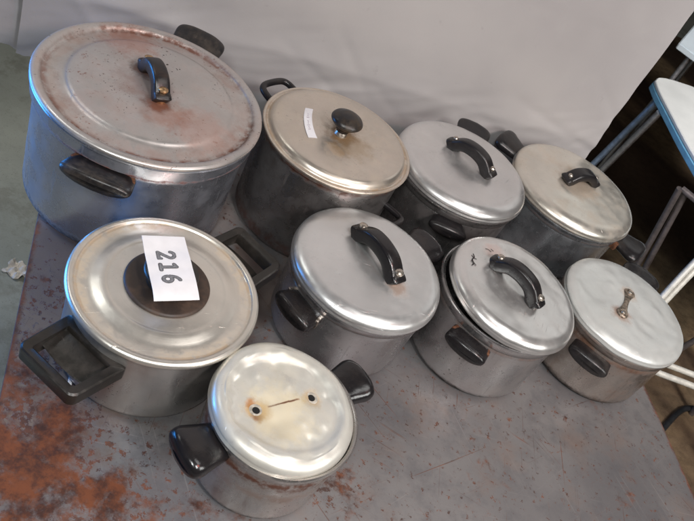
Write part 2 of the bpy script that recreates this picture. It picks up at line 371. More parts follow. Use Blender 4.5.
def board(n0, n1, name, label, seed, torn=0.0, back=0.0):
    rl = random.Random(int(seed)); lines = [(rl.uniform(n0, n1), rl.uniform(0.02, 0.30), rl.uniform(-0.9, 0.9), rl.uniform(0.08, 0.30), rl.choice((-1, 1))*rl.uniform(0.0012, 0.0028)) for _ in range(14 if n1-n0 > 1 else 4)]
    th, H = 0.006, 1.55; nx, nzv = int((n1-n0)/0.008), 170; bm = bmesh.new()
    F = []; B = []
    for i in range(nx+1):
        n_ = n0+(n1-n0)*i/nx; cf, cb = [], []
        edge = min(n_-n0, n1-n_)
        for j in range(nzv+1):
            q = j/nzv; z = H*q**1.5
            lift = torn*(0.5+0.5*nz(n_, seed, 0, 22)+0.4*nz(n_, seed, 3, 70)+0.7*nz(n_, seed, 3, 7)) if n_ < 0.06 else 0
            z = 0.002 + lift*(1-q)**6 + z
            d_ = DB + back + 0.045*z
            for (ln, lz, la_, ll, am) in lines:
                du, dv = (n_-ln)*cos(la_)+(z-lz)*sin(la_), -(n_-ln)*sin(la_)+(z-lz)*cos(la_)
                if abs(du) < ll and abs(dv) < 0.02: d_ += am*(1-(du/ll)**2)*max(0, 1-abs(dv)/0.016)
            # soft creases where the sheet has been folded and leans outward at its foot
            hz = 0.17 + 0.03*nz(n_, seed, 5, 3)
            k = max(0, 1-abs(z-hz)/0.07); d_ -= 0.011*k*k*(0.6+0.9*nz(n_, 1, seed, 4))
            if z < hz: d_ += 0.012*(z/hz)
            else: d_ += 0.012
            d_ += 0.004*nz(n_, z, seed, 2.4) + 0.0028*abs(nz(n_+0.4*z, z*0.6, seed, 7)) * (1 if z < 0.45 else 0.5)
            d_ += 0.0070*(0.28-min(0.28, z))*3.6*abs(nz(n_*0.8-z*1.6, z*1.3, seed+4, 13))
            curl = max(0, 1-edge/0.05); d_ -= 0.006*curl*curl*(0.5+nz(z, seed, 0, 6))
            wob = 0.0018*nz(z, seed, 1, 18)*(1 if edge < 1e-6 else 0)
            x, y, zz = tb(n_+wob, d_, z); cf.append(bm.verts.new((x, y, zz)))
            x, y, zz = tb(n_+wob, d_+th, z); cb.append(bm.verts.new((x, y, zz)))
        F.append(cf); B.append(cb)
    for i in range(nx):
        for j in range(nzv):
            bm.faces.new((F[i][j], F[i+1][j], F[i+1][j+1], F[i][j+1])); bm.faces.new((B[i][j], B[i][j+1], B[i+1][j+1], B[i+1][j]))
        bm.faces.new((F[i][0], B[i][0], B[i+1][0], F[i+1][0])); bm.faces.new((F[i][-1], F[i+1][-1], B[i+1][-1], B[i][-1]))
    for i in (0, nx):
        for j in range(nzv): bm.faces.new((F[i][j], F[i][j+1], B[i][j+1], B[i][j]))
    return tag(link(name, bm, bmt, sharp=60), label, 'board')
board(-0.118, 1.216, 'white_board', 'large greyish white creased board standing upright behind the pots', 1.0, 0.02)
board(-0.46, -0.108, 'white_board', 'narrow strip of white board at the far left beyond the dark gap, torn lower edge', 7.0, 0.02, 0.024)

# ------------------------------------------------------------------ pot parts
MET_RIVET = simple('rivet_metal', (0.62, 0.55, 0.48), 0.3, 1.0, 200, 0.3)
MET_BRASS = simple('brassy_rivet', (0.55, 0.36, 0.20), 0.35, 1.0, 200, 0.4)
def body(root, name_mat, Rt, Rb, h, mat, bead=0.003, label=None, seed=0, band=None):
    """vessel with a rolled rim, open at the top and hollow; band = (drop, proud) of a rolled line under the rim"""
    w = 0.0022; cr_ = 0.015
    prof = [(0, 0.0012), (Rb-cr_*1.2, 0.0012), (Rb-cr_*1.1, 0), (Rb-cr_, 0)]
    for k in range(1, 7):
        a = pi/2*k/6; prof.append((Rb-cr_+cr_*sin(a), cr_-cr_*cos(a)))
    R_ = lambda z: Rb+(Rt-Rb)*min(1, (z-cr_)/(h*0.5))
    zt = h
    if band:
        zb, pr_ = h-band[0], band[1]
        prof += [(R_(zb), zb-0.003), (R_(zb)-0.001, zb), (R_(zb)+pr_, zb+0.004)]; base = pr_
    else: base = 0
    prof += [(Rt+base, zt-0.007), (Rt+base+bead, zt-0.0055), (Rt+base+bead+0.0005, zt-0.003), (Rt+base+bead*0.5, zt), (Rt+base-0.001, zt-0.0005), (Rt-w, zt-0.003), (Rb-w, cr_), (Rb-cr_-w, w+0.001), (0, w+0.001)]
    def fn(v):
        r = hypot(v.x, v.y)
        if r > 0.02 and v.z > 0.004:
            k = 1+0.0045*nz(v.x, v.y, v.z+seed, 11)+0.0015*nz(v.x, v.y, v.z+seed, 34); v.x *= k; v.y *= k
        return v
    return link('body', lathe(subdiv_prof(prof, 0.006), 160, fn), mat, root, sharp=50, label=label)
def lid(root, prof, mat, h, seed=0, dent=0.0, tilt=(0, 0), off=(0, 0), dfn=None, label=None, step=0.004, thick=0.0022):
    """prof: top surface from edge to centre (radius, z)"""
    pts = subdiv_prof(refine(prof, 0.004), step)
    under = [(max(0, r-thick*0.7) if r > 1e-6 else 0, z-thick) for r, z in reversed(pts)]
    e = pts[0]; lip = [(e[0]-thick*1.6, e[1]-0.0022), (e[0]-0.0006, e[1]-0.0016)]
    def fn(v):
        r = hypot(v.x, v.y); v.z += dent*(nz(v.x, v.y, seed, 17)+0.5*nz(v.x, v.y, seed+3, 41))
        if dfn: v.z += dfn(v.x, v.y, r)
        return v
    o = link('lid', lathe(under[:-1]+lip+pts, 176, fn), mat, root, sharp=50, label=label)
    o.location = (off[0], off[1], h); o.rotation_euler = (tilt[0], tilt[1], 0)
    return o
def dome(R, hgt=0.019, edge=0.004, sh=0.80, skirt=0.005):
    """flat-topped dome with a rounded shoulder"""
    p = [(R, -skirt), (R+0.0012, -skirt+0.0015), (R-0.0005, 0.001)]
    for k in range(1, 11):
        a = pi/2*k/10; p.append((R*sh+(R*(1-sh))*cos(a)**0.9, 0.001+(hgt*0.78)*sin(a)))
    for r in (0.6, 0.4, 0.2, 0): p.append((R*r, hgt*(0.79+0.21*(1-(r/sh)**2))))
    return p
def lug(root, az, R, z, mat, p=0.036, w=0.040, t=0.0095, flare=1.0, tilt=0.12, neck=0.82, e=3.0, seed=0, label=None, droop=0.0, bracket=None, name='handle'):
    """side handle: a moulded slab that grows from the wall"""
    st = []; n = 22
    for i in range(n+1):
        s = i/n; x = -0.002 + (p+0.002)*(1-(1-s)**1.25)
        ww = w*(neck+(flare-neck)*min(1, s*1.5)); tt = t*(0.78+0.32*min(1, s*1.4))
        if s > 0.72: k = (s-0.72)/0.28; f = sqrt(max(0, 1-k**2.2)); ww *= 0.80+0.20*f; tt *= 0.12+0.88*f
        st.append((x, ww, tt))
    bm = bmesh.new(); rings = []; m = 36
    for (x, ww, tt) in st:
        ring = []
        for k in range(m):
            a = 2*pi*k/m; c, s_ = cos(a), sin(a)
            yy = ww*math.copysign(abs(c)**(2/e), c); zz = tt*math.copysign(abs(s_)**(2/2.4), s_)
            xx = x + (sqrt(max(0, R*R-yy*yy))-R)*1.0
            # fingers' hollow underneath and slightly crowned top
            zz += 0.0015*(1-(yy/w)**2)*(1 if s_ > 0 else -0.2)
            ring.append(bm.verts.new((R+xx, yy, zz + tilt*x - droop*(x/p)**2)))
        rings.append(ring)
    for A, B in zip(rings, rings[1:]):
        for k in range(m): bm.faces.new((A[k], A[(k+1) % m], B[(k+1) % m], B[k]))
    bm.faces.new(rings[0]); bm.faces.new(rings[-1])
    for v in bm.verts: v.co.z += 0.0008*nz(v.co.x, v.co.y, v.co.z+seed, 60)
    o = link(name, bm, mat, root, label=label, sharp=60); o.location = (0, 0, z); o.rotation_euler = (0, 0, radians(az))
    if bracket:
        for s_ in (-1, 1):
            b2 = bmesh.new(); y = s_*w*0.80; xr = sqrt(R*R-y*y)
            box(b2, (xr+0.005, y, -0.001), (0.014, 0.010, t*1.5), s_*0.35, 0.0015)
            link('bracket', b2, bracket, o)
    return o
def strap(parent, p0, p1, z0, mat, hgt=0.026, w=0.0095, t=0.0055, rivet=MET_RIVET, rr=0.0058, pad=0.0085, ends=1.0, lift=0.006, name='lid_handle'):
    a, b = Vector((*p0, 0)), Vector((*p1, 0)); d = (b-a); L = d.length; d.normalize()
    pts = [a-d*pad*0.95+Vector((0, 0, z0+lift-0.003)), a-d*pad*0.35+Vector((0, 0, z0+lift+0.001)), a+d*0.004+Vector((0, 0, z0+lift+0.003))]
    for s in (0.22, 0.4, 0.6, 0.78): pts.append(a+d*L*s+Vector((0, 0, z0+lift+0.003+(hgt-lift)*sin(pi*s)**0.75)))
    pts += [b-d*0.004+Vector((0, 0, z0+lift+0.003)), b+d*pad*0.35+Vector((0, 0, z0+lift+0.001)), b+d*pad*0.95+Vector((0, 0, z0+lift-0.003))]
    path = smoothpts(pts, 6)
    Wf = lambda s: w*(1.06-0.08*sin(pi*s))*(min(1, 0.45+(min(s, 1-s)/0.09))**0.6)
    Tf = lambda s: t*(1.02+0.12*sin(pi*s))*(min(1, 0.6+(min(s, 1-s)/0.08)))
    o = link(name, sweep(path, Wf, Tf, (0, 0, 1), n=28, e=4.5), mat, parent, sharp=60)
    for q in (a, b):
        link('washer', lathe([(0, -0.004), (rr*1.05, -0.004), (rr*1.05, lift), (0, lift)], 24), rivet, parent).location = (q.x, q.y, z0)
        bm = lathe([(rr*0.7, -0.006), (rr*0.98, 0), (rr, 0.001), (rr*0.92, 0.0026), (rr*0.6, 0.0042), (rr*0.25, 0.005), (0, 0.0051)], 24)
        link('rivet', bm, rivet, parent).location = (q.x, q.y, z0+lift+0.003+t*1.15)
    return o
G_ALL = 'used aluminium cooking pots standing on the rusty table'
def pot(label, x, y, group=G_ALL): return thing('cooking_pot', label, 'cooking pot', (x, y, TZ+0.0004), 0, group)

# ---- A: the big stockpot at the back left
ax, ay, aR, ah = -0.4193, 1.0294, 0.1906, 0.2272
A = pot('largest pot, wide deep stockpot with a rust-stained brown lid, back left', ax, ay)
body(A, 'A', 0.1790, 0.1765, ah-0.003, aluminium('big_pot_wall', (0.50, 0.52, 0.57), 1, 0.36, 0.22, 0.25, lin(90, 82, 84), wall=True,
     bands=((ah-0.034, 0.009, RUST, 1.0), (0.012, 0.012, BURN_SHADE, 0.8)), pits=0.7), band=(0.031, 0.007), seed=1)
R = aR
la = lid(A, [(R-0.003, -0.006), (R, -0.001), (R-0.003, 0.003), (R*0.955, 0.0045), (R*0.915, 0.002), (R*0.90, -0.003), (R*0.86, -0.0035), (R*0.73, 0.000), (R*0.70, 0.0045), (R*0.60, 0.006), (R*0.3, 0.0075), (0, 0.008)],
     aluminium('rust_stained_lid', (0.56, 0.53, 0.51), 2, 0.40, 0.30, 0.40, lin(138, 100, 84), spin=0.6, pits=1.0, specks=0.8,
       spots=((-0.035, 0.030, 0.022, lin(60, 32, 20), 0.9), (0.030, -0.030, 0.020, lin(70, 34, 18), 0.9), (0.05, -0.045, 0.035, lin(140, 84, 58), 0.5), (-0.015, -0.005, 0.040, lin(118, 84, 72), 0.5), (0.11, -0.03, 0.05, lin(150, 95, 75), 0.45), (-0.10, 0.09, 0.05, lin(140, 82, 60), 0.6)),
       rings=((R*0.893, 0.009, lin(88, 46, 28), 0.95), (R*0.82, 0.020, lin(140, 92, 72), 0.35))), ah, 2, 0.0007)
strap(la, (-0.034, 0.034), (0.026, -0.022), 0.008, bakelite('aged_black_bakelite', 1, dust=(0.10, 0.055, 0.035), wear=0.8), hgt=0.026, w=0.0140, t=0.0105, rivet=MET_BRASS, rr=0.0085, pad=0.0085)
mA = bakelite('black_bakelite_scuffed', 2, dust=(0.11, 0.085, 0.065), wear=0.9)
rb = simple('rusty_bracket', (0.13, 0.055, 0.028), 0.7, 0.3, 120, 0.5)
lug(A, -80, 0.179, ah-0.046, mA, p=0.047, w=0.056, t=0.012, tilt=0.15, bracket=rb, neck=0.9)
lug(A, 97, 0.179, ah-0.022, mA, p=0.062, w=0.048, t=0.011, tilt=0.30, bracket=rb, neck=0.9)

# ---- B: tall blackened pot with a knob
bx, by, bR, bh = -0.1291, 1.2235, 0.1478, 0.2067
B = pot('tall scorched pot with a black round knob and small paper sticker on its lid', bx, by)
body(B, 'B', 0.1400, 0.1395, bh-0.006, aluminium('scorched_pot_wall', (0.24, 0.225, 0.215), 3, 0.36, 0.35, 0.75, lin(30, 24, 22), wall=True,
     bands=((bh-0.012, 0.010, lin(70, 38, 22), 0.95), (0.02, 0.022, lin(70, 34, 20), 0.7)), pits=1.0), seed=3)
R = bR
lb = lid(B, [(R-0.002, -0.004), (R, -0.001), (R-0.002, 0.0015), (R*0.965, 0.001), (R*0.945, -0.0015), (R*0.925, -0.001), (R*0.905, 0.005), (R*0.87, 0.0095), (R*0.81, 0.0115), (R*0.5, 0.0135), (R*0.2, 0.015), (0, 0.0152)],
     aluminium('beige_worn_lid', (0.70, 0.63, 0.55), 4, 0.33, 0.22, 0.35, lin(165, 145, 118), spin=0.5, pits=0.35,
       spots=((0.001, -0.010, 0.030, lin(96, 66, 34), 0.9), (0.03, -0.02, 0.038, lin(130, 104, 70), 0.6), (0.012, -0.06, 0.02, lin(150, 120, 84), 0.6)),
       rings=((R*0.940, 0.005, lin(140, 112, 80), 0.7), (R*0.99, 0.002, lin(130, 96, 62), 0.5))), bh, 4, 0.0006)
link('knob_collar', lathe(subdiv_prof([(0.0, 0.0), (0.0125, 0.0), (0.0135, 0.001), (0.0120, 0.006), (0.0105, 0.009), (0, 0.009)], 0.003), 40), MET_RIVET, lb).location = (0.001, -0.008, 0.0142)
kp = [(a*1.13, b*1.08) for a, b in [(0, 0), (0.0110, 0), (0.0115, 0.005), (0.0135, 0.009), (0.021, 0.014), (0.0268, 0.020), (0.0275, 0.023), (0.0245, 0.028), (0.014, 0.033), (0.005, 0.0345), (0, 0.0347)]]
link('knob', lathe(subdiv_prof(refine(kp, 0.002), 0.002), 48), bakelite('rough_black_knob', 4, dust=(0.09, 0.06, 0.035), wear=0.9), lb).location = (0.001, -0.008, 0.0226)
# loop handle of bent black bar on the side towards the big pot
mB = bakelite('black_loop_handle', 5, wear=0.5)
for az in (157, -24):
    pts = smoothpts([(0.135, -0.036, 0), (0.150, -0.037, 0.001), (0.172, -0.035, 0.004), (0.183, -0.025, 0.006), (0.185, 0, 0.007), (0.183, 0.025, 0.006), (0.172, 0.035, 0.004), (0.150, 0.037, 0.001), (0.135, 0.036, 0)], 5)
    o = link('handle', sweep(pts, 0.0062, 0.0062, (0, 0, 1), n=16, e=2.3), mB, B); o.location = (0, 0, bh-(0.020 if az > 0 else 0.062)); o.rotation_euler = (0, 0, radians(az))
# sticker on the lid with faint writing
def patch(name, corners, z, mat, parent, nx=24, ny=8, curve=0.0, thick=0.0004, fn=None):
    bm = bmesh.new(); c = [Vector((*p, 0)) for p in corners]; T, Bt = [], []
    for i in range(nx+1):
        r1, r2 = [], []
        for j in range(ny+1):
            u, v = i/nx, j/ny; p = (c[0]*(1-u)+c[3]*u)*(1-v)+(c[1]*(1-u)+c[2]*u)*v
            side = (c[1]-c[0]).normalized(); p = p - side*curve*4*u*(1-u)
            zz = z(p.x, p.y, u, v) if callable(z) else z
            r1.append(bm.verts.new((p.x, p.y, zz+thick))); r2.append(bm.verts.new((p.x, p.y, zz)))
        T.append(r1); Bt.append(r2)
    for i in range(nx):
        for j in range(ny):
            bm.faces.new((T[i][j], T[i+1][j], T[i+1][j+1], T[i][j+1])); bm.faces.new((Bt[i][j], Bt[i][j+1], Bt[i+1][j+1], Bt[i+1][j]))
        bm.faces.new((T[i][0], Bt[i][0], Bt[i+1][0], T[i+1][0])); bm.faces.new((T[i][-1], T[i+1][-1], Bt[i+1][-1], Bt[i][-1]))
    for i in (0, nx):
        for j in range(ny): bm.faces.new((T[i][j], T[i][j+1], Bt[i][j+1], Bt[i][j]))
    return link(name, bm, mat, parent)
PAPER = simple('white_paper', (0.70, 0.69, 0.71), 0.6, 0, 60, 0.03, 0.1, 0.0005)
def bz(x, y, u=0, v=0):
    r = hypot(x, y)/bR; return 0.0157 - 0.0017*min(1, r/0.5) - 0.0020*max(0, (r-0.5)/0.3) + 0.0006*sin(u*pi)
patch('sticker', [(-0.081, 0.010), (-0.068, 0.018), (-0.028, -0.058), (-0.041, -0.070)], bz, PAPER, lb, curve=0.006)
INKF = simple('faint_pencil', (0.42, 0.36, 0.42), 0.7)
bm = bmesh.new(); rnd = random.Random(4)
for k in range(9):
    u = 0.22+0.065*k; c0 = Vector((-0.0745, 0.014))*(1-u)+Vector((-0.0345, -0.064))*u; sd = Vector((0.013, 0.008)).normalized(); c0 = c0-sd*0.006*4*u*(1-u)
    if k in (3,): continue
    box(bm, (c0.x, c0.y, bz(c0.x, c0.y, u)+0.0006), (rnd.uniform(0.001, 0.0018), rnd.uniform(0.003, 0.006), 0.0001), rnd.uniform(0, 3))
link('sticker_writing', bm, INKF, lb)

# ---- C: pot at the back with long arched strap handle
cx_, cy_, cR, ch = 0.109, 1.393, 0.1452, 0.180
Cp = pot('tall pot in the back row centre, satin lid with long black arched handle', cx_, cy_)
body(Cp, 'C', 0.1380, 0.1370, ch-0.007, aluminium('dark_brown_pot_wall', (0.30, 0.28, 0.27), 5, 0.36, 0.3, 0.5, lin(58, 48, 42), wall=True, bands=((ch-0.025, 0.008, BURN_SHADE, 0.6), (0.015, 0.02, BURN_SHADE, 0.8)), pits=0.7), seed=5, band=(0.022, 0.003))
lc = lid(Cp, dome(cR, 0.023), aluminium('satin_lid', (0.74, 0.73, 0.72), 6, 0.34, 0.2, 0.18, lin(170, 160, 150), spin=0.5, pits=0.15), ch, 6, 0.0007)
mC = bakelite('black_bakelite', 6, wear=0.45)
strap(lc, (-0.043, 0.022), (0.049, -0.009), 0.022, mC, hgt=0.025, w=0.0135, t=0.0110, pad=0.0085)
lug(Cp, 94, 0.139, ch-0.008, mC, p=0.058, w=0.040, t=0.0095, tilt=0.15); lug(Cp, -80, 0.139, ch-0.036, mC, p=0.034, w=0.040, t=0.0095, tilt=0.0)

# ---- D: back right
dx, dy, dR, dh = 0.365, 1.613, 0.154, 0.150
Dp = pot('pot at the far back right with beige tinted lid and short black handle', dx, dy)
body(Dp, 'D', 0.1460, 0.1440, dh-0.007, aluminium('bluish_pot_wall', (0.42, 0.44, 0.46), 7, 0.34, 0.25, 0.3, lin(70, 66, 62), wall=True, bands=((dh-0.022, 0.006, lin(90, 56, 34), 0.6), (0.01, 0.015, BURN_SHADE, 0.7)), pits=0.5), seed=7, band=(0.020, 0.003))
ld = lid(Dp, dome(dR, 0.024, sh=0.78), aluminium('beige_tinted_lid', (0.80, 0.76, 0.68), 8, 0.34, 0.22, 0.35, lin(178, 152, 122), spin=0.4, pits=0.3,
     spots=((0.0, 0.0, 0.05, lin(170, 140, 108), 0.5),)), dh, 8, 0.0008)
mD = bakelite('worn_black_bakelite', 8, wear=0.6)
strap(ld, (-0.030, -0.021), (0.030, 0.033), 0.023, mD, hgt=0.022, w=0.0160, t=0.0085, pad=0.0085)
lug(Dp, 162, 0.147, dh-0.012, mD, p=0.066, w=0.038, t=0.014, tilt=0.12, flare=1.1, neck=0.7)
lug(Dp, -17, 0.147, dh-0.022, mD, p=0.064, w=0.042, t=0.013, tilt=0.0, flare=1.05, neck=0.75, bracket=rb)

# ---- H: middle row, left
hx, hy, hR, hh = 0.0368, 1.0059, 0.1354, 0.1523
Hp = pot('pot with unmarked silver lid directly behind the smallest pot, glossy black arched handle', hx, hy)
body(Hp, 'H', 0.1285, 0.1250, hh-0.006, aluminium('silver_pot_wall', (0.50, 0.48, 0.48), 9, 0.36, 0.22, 0.3, lin(110, 90, 80), wall=True, bands=((hh-0.022, 0.005, lin(96, 62, 40), 0.5), (0.006, 0.010, BURN_SHADE, 0.95)), pits=0.5), seed=9, band=(0.020, 0.003))
lh = lid(Hp, dome(hR, 0.021), aluminium('smooth_silver_lid', (0.78, 0.78, 0.77), 10, 0.36, 0.2, 0.12, lin(176, 168, 160), spin=0.35, pits=0.1,
     spots=((0.058, -0.026, 0.020, lin(130, 92, 60), 0.7), (-0.050, 0.042, 0.013, lin(120, 96, 76), 0.6))), hh, 10, 0.0010, tilt=(radians(0.8), radians(0.6)))
mH = bakelite('glossy_black_bakelite', 10, wear=0.35, rough=0.22)
strap(lh, (-0.042, 0.037), (0.046, -0.019), 0.020, mH, hgt=0.026, w=0.0150, t=0.0120, pad=0.0085, rr=0.0088)
lug(Hp, -117, 0.130, hh-0.040, mH, p=0.040, w=0.041, t=0.0125, tilt=0.05, bracket=MET_RIVET, neck=0.9)
lug(Hp, 64, 0.130, hh-0.014, mH, p=0.060, w=0.038, t=0.012, tilt=0.1, neck=0.75, flare=1.05)

# ---- I: middle row, lid askew
ix, iy, iR, ih = 0.2864, 1.1351, 0.1290, 0.1660
Ip = pot('pot with lid sitting askew over a dark gap, small black marks on the lid', ix-0.004, iy)
body(Ip, 'I', 0.1255, 0.1255, ih-0.010, aluminium('brownish_silver_wall', (0.52, 0.50, 0.49), 11, 0.36, 0.22, 0.35, lin(104, 84, 72), wall=True, bands=((ih-0.034, 0.008, lin(92, 54, 32), 0.6), (0.006, 0.010, BURN_SHADE, 0.95)), pits=0.8), seed=11, band=(0.022, 0.003))
li = lid(Ip, dome(iR, 0.021), aluminium('marked_silver_lid', (0.80, 0.79, 0.77), 12, 0.33, 0.2, 0.15, lin(176, 164, 152), spin=0.35, pits=0.2,
     spots=((-0.062, 0.052, 0.022, lin(160, 118, 104), 0.5),)), ih, 12, 0.0014, tilt=(radians(0.5), radians(3.2)), off=(0.006, 0.0))
mI = bakelite('black_bakelite_satin', 12, wear=0.3, rough=0.26)
strap(li, (-0.056, 0.012), (0.034, -0.024), 0.020, mI, hgt=0.026, w=0.0140, t=0.0115, pad=0.0085, rr=0.0080)
# black scratched marks on the lid
MARK = simple('black_mark', (0.02, 0.015, 0.015), 0.7)
def scr(pts, w=0.0006):
    bm = bmesh.new()
    pts = [(x, y, 0.0168+0.016*(1-((hypot(x, y)/iR))**2)*0.28) for x, y in pts]
    sweep(smoothpts(pts, 4), w, 0.0004, (0, 0, 1), bm, 6, 2); link('scratch_mark', bm, MARK, li)
scr([(-0.100, 0.010), (-0.096, 0.002), (-0.098, -0.006), (-0.093, -0.014), (-0.095, -0.020)], 0.0011); scr([(-0.102, 0.004), (-0.096, 0.000), (-0.091, 0.001)], 0.0008); scr([(-0.100, -0.011), (-0.095, -0.011), (-0.088, -0.016)], 0.0009)
scr([(-0.082, 0.044), (-0.076, 0.046), (-0.070, 0.044)], 0.0007); scr([(-0.072, 0.052), (-0.066, 0.050)], 0.0007)
lug(Ip, -103, 0.128, ih-0.044, mI, p=0.035, w=0.041, t=0.0120, tilt=0.0, bracket=rb, neck=0.95)
lug(Ip, 74, 0.128, ih-0.030, mI, p=0.036, w=0.034, t=0.010, tilt=0.1)

# ---- J: right, without a lid handle
jx, jy, jR, jh = 0.5239, 1.2994, 0.1339, 0.1472
Jp = pot('rightmost pot, brown stained sides, dented lid with bare metal bracket for a handle', jx, jy)
body(Jp, 'J', 0.1280, 0.1290, jh-0.006, aluminium('brown_stained_wall', (0.44, 0.39, 0.35), 13, 0.36, 0.3, 0.7, lin(92, 60, 40), wall=True, bands=((jh-0.03, 0.012, lin(100, 62, 36), 0.7), (0.006, 0.016, lin(36, 24, 18), 0.95)), pits=1.0), seed=13, band=(0.020, 0.003))
jd = lambda x, y, r: -0.004*math.exp(-((x-0.045)**2+(y-0.0)**2)/0.0007) + 0.003*math.exp(-((x+0.03)**2+(y-0.06)**2)/0.0010) - 0.0035*math.exp(-((x+0.055)**2+(y+0.02)**2)/0.0012) + 0.0025*math.exp(-((x-0.06)**2+(y-0.03)**2)/0.00012) - 0.0022*math.exp(-((x-0.045)**2+(y+0.045)**2)/0.00015) + 0.002*math.exp(-((x+0.045)**2+(y-0.03)**2)/0.00010)
lj = lid(Jp, dome(jR, 0.018, sh=0.76), aluminium('dented_pale_lid', (0.64, 0.66, 0.64), 14, 0.36, 0.50, 0.15, lin(178, 170, 156), spin=0.2, pits=0.15, dents=0.3,
     spots=((-0.003, 0.034, 0.017, lin(140, 108, 74), 0.6), (-0.014, -0.042, 0.020, lin(112, 74, 44), 0.75))), jh, 14, 0.0018, dfn=jd)
bm = bmesh.new(); q0, q1 = Vector((-0.003, 0.034)), Vector((-0.014, -0.040)); zt = 0.0185
sweep(smoothpts([(*(q0*1.0), zt), (*(q0*0.75+q1*0.25), zt+0.001), (*(q0*0.5+q1*0.5), zt+0.0015), (*(q0*0.25+q1*0.75), zt+0.001), (*(q1*1.0), zt-0.0005)], 5), lambda s: 0.0050+0.0080*abs(2*s-1)**2.2, 0.0022, (0, 0, 1), bm, 14, 2.5)
for q in (q0, q1): lathe([(0.0118, -0.003), (0.0122, 0.001), (0.0100, 0.0032), (0.0068, 0.0020), (0.0060, -0.002)], 28, bm=bm, at=(q.x, q.y, zt))
br_m = simple('rusted_bracket_metal', (0.30, 0.25, 0.20), 0.45, 0.8, 160, 0.6, 0.6, 0.002)
fx = link('handle_bracket', bm, br_m, lj)
for q in (q0, q1):
    link('screw', lathe([(0.0052, -0.002), (0.0052, 0.0025), (0.0035, 0.0052), (0.0012, 0.0060), (0, 0.0060)], 20), MET_RIVET, lj).location = (q.x, q.y, zt)
mJ = bakelite('grey_black_bakelite', 14, dust=(0.09, 0.08, 0.07), wear=0.6)
lug(Jp, -105, 0.131, jh-0.042, mJ, p=0.034, w=0.043, t=0.0120, tilt=0.0, neck=0.95)
lug(Jp, 76, 0.131, jh-0.020, mJ, p=0.062, w=0.042, t=0.0120, tilt=0.1, flare=1.05, neck=0.75)

# ---- F: the 216 pot with big rectangular handles
fx_, fy_, fR, fh = -0.2043, 0.7427, 0.1392, 0.1524
Fp = pot('wide pot with ringed cream lid, rectangular loop handles and number card on its knob', fx_, fy_)
body(Fp, 'F', 0.1300, 0.1290, fh-0.006, aluminium('warm_grey_pot_wall', (0.52, 0.50, 0.47), 15, 0.38, 0.3, 0.3, lin(120, 100, 84), wall=True, bands=((0.005, 0.007, BURN_SHADE, 0.95), (fh-0.012, 0.004, lin(80, 60, 44), 0.5)), pits=0.8), seed=15)
R = fR
lf = lid(Fp, [(R-0.004, -0.009), (R-0.0005, -0.006), (R, -0.001), (R-0.003, 0.0025), (R*0.955, 0.0035), (R*0.925, 0.0025), (R*0.91, -0.0005), (R*0.88, -0.0008), (R*0.80, -0.0006), (R*0.755, 0.0002), (R*0.72, 0.0018), (R*0.66, 0.0044), (R*0.62, 0.0050), (R*0.60, 0.0044), (R*0.56, 0.0050), (R*0.45, 0.0060), (0, 0.0064)],
     aluminium('ringed_cream_lid', (0.76, 0.72, 0.65), 16, 0.36, 0.26, 0.08, lin(186, 164, 136), spin=0.6, pits=0.15,
       rings=((R*0.90, 0.004, lin(150, 120, 88), 0.6), (R*0.86, 0.014, lin(190, 166, 132), 0.5))), fh, 16, 0.0004)
mF = bakelite('dusty_brown_black_plastic', 16, col=(0.016, 0.014, 0.012), dust=(0.070, 0.056, 0.046), rough=0.34, wear=0.7)
link('knob_disc', lathe(subdiv_prof(refine([(0.0615, 0), (0.0620, 0.003), (0.0590, 0.0055), (0.038, 0.0062), (0.030, 0.0068), (0, 0.0068)], 0.001), 0.003), 96), bakelite('worn_brown_disc', 21, col=(0.030, 0.020, 0.015), dust=(0.16, 0.09, 0.055), rough=0.5, wear=0.8), lf).location = (0, 0, 0.0062)
kp = [(0, 0), (0.0325, 0), (0.0320, 0.006), (0.0335, 0.011), (0.0370, 0.016), (0.0395, 0.0195), (0.0385, 0.0235), (0.034, 0.0255), (0.012, 0.026), (0, 0.026)]
link('knob', lathe(subdiv_prof(refine(kp, 0.002), 0.002), 64), mF, lf).location = (0, 0, 0.0128)
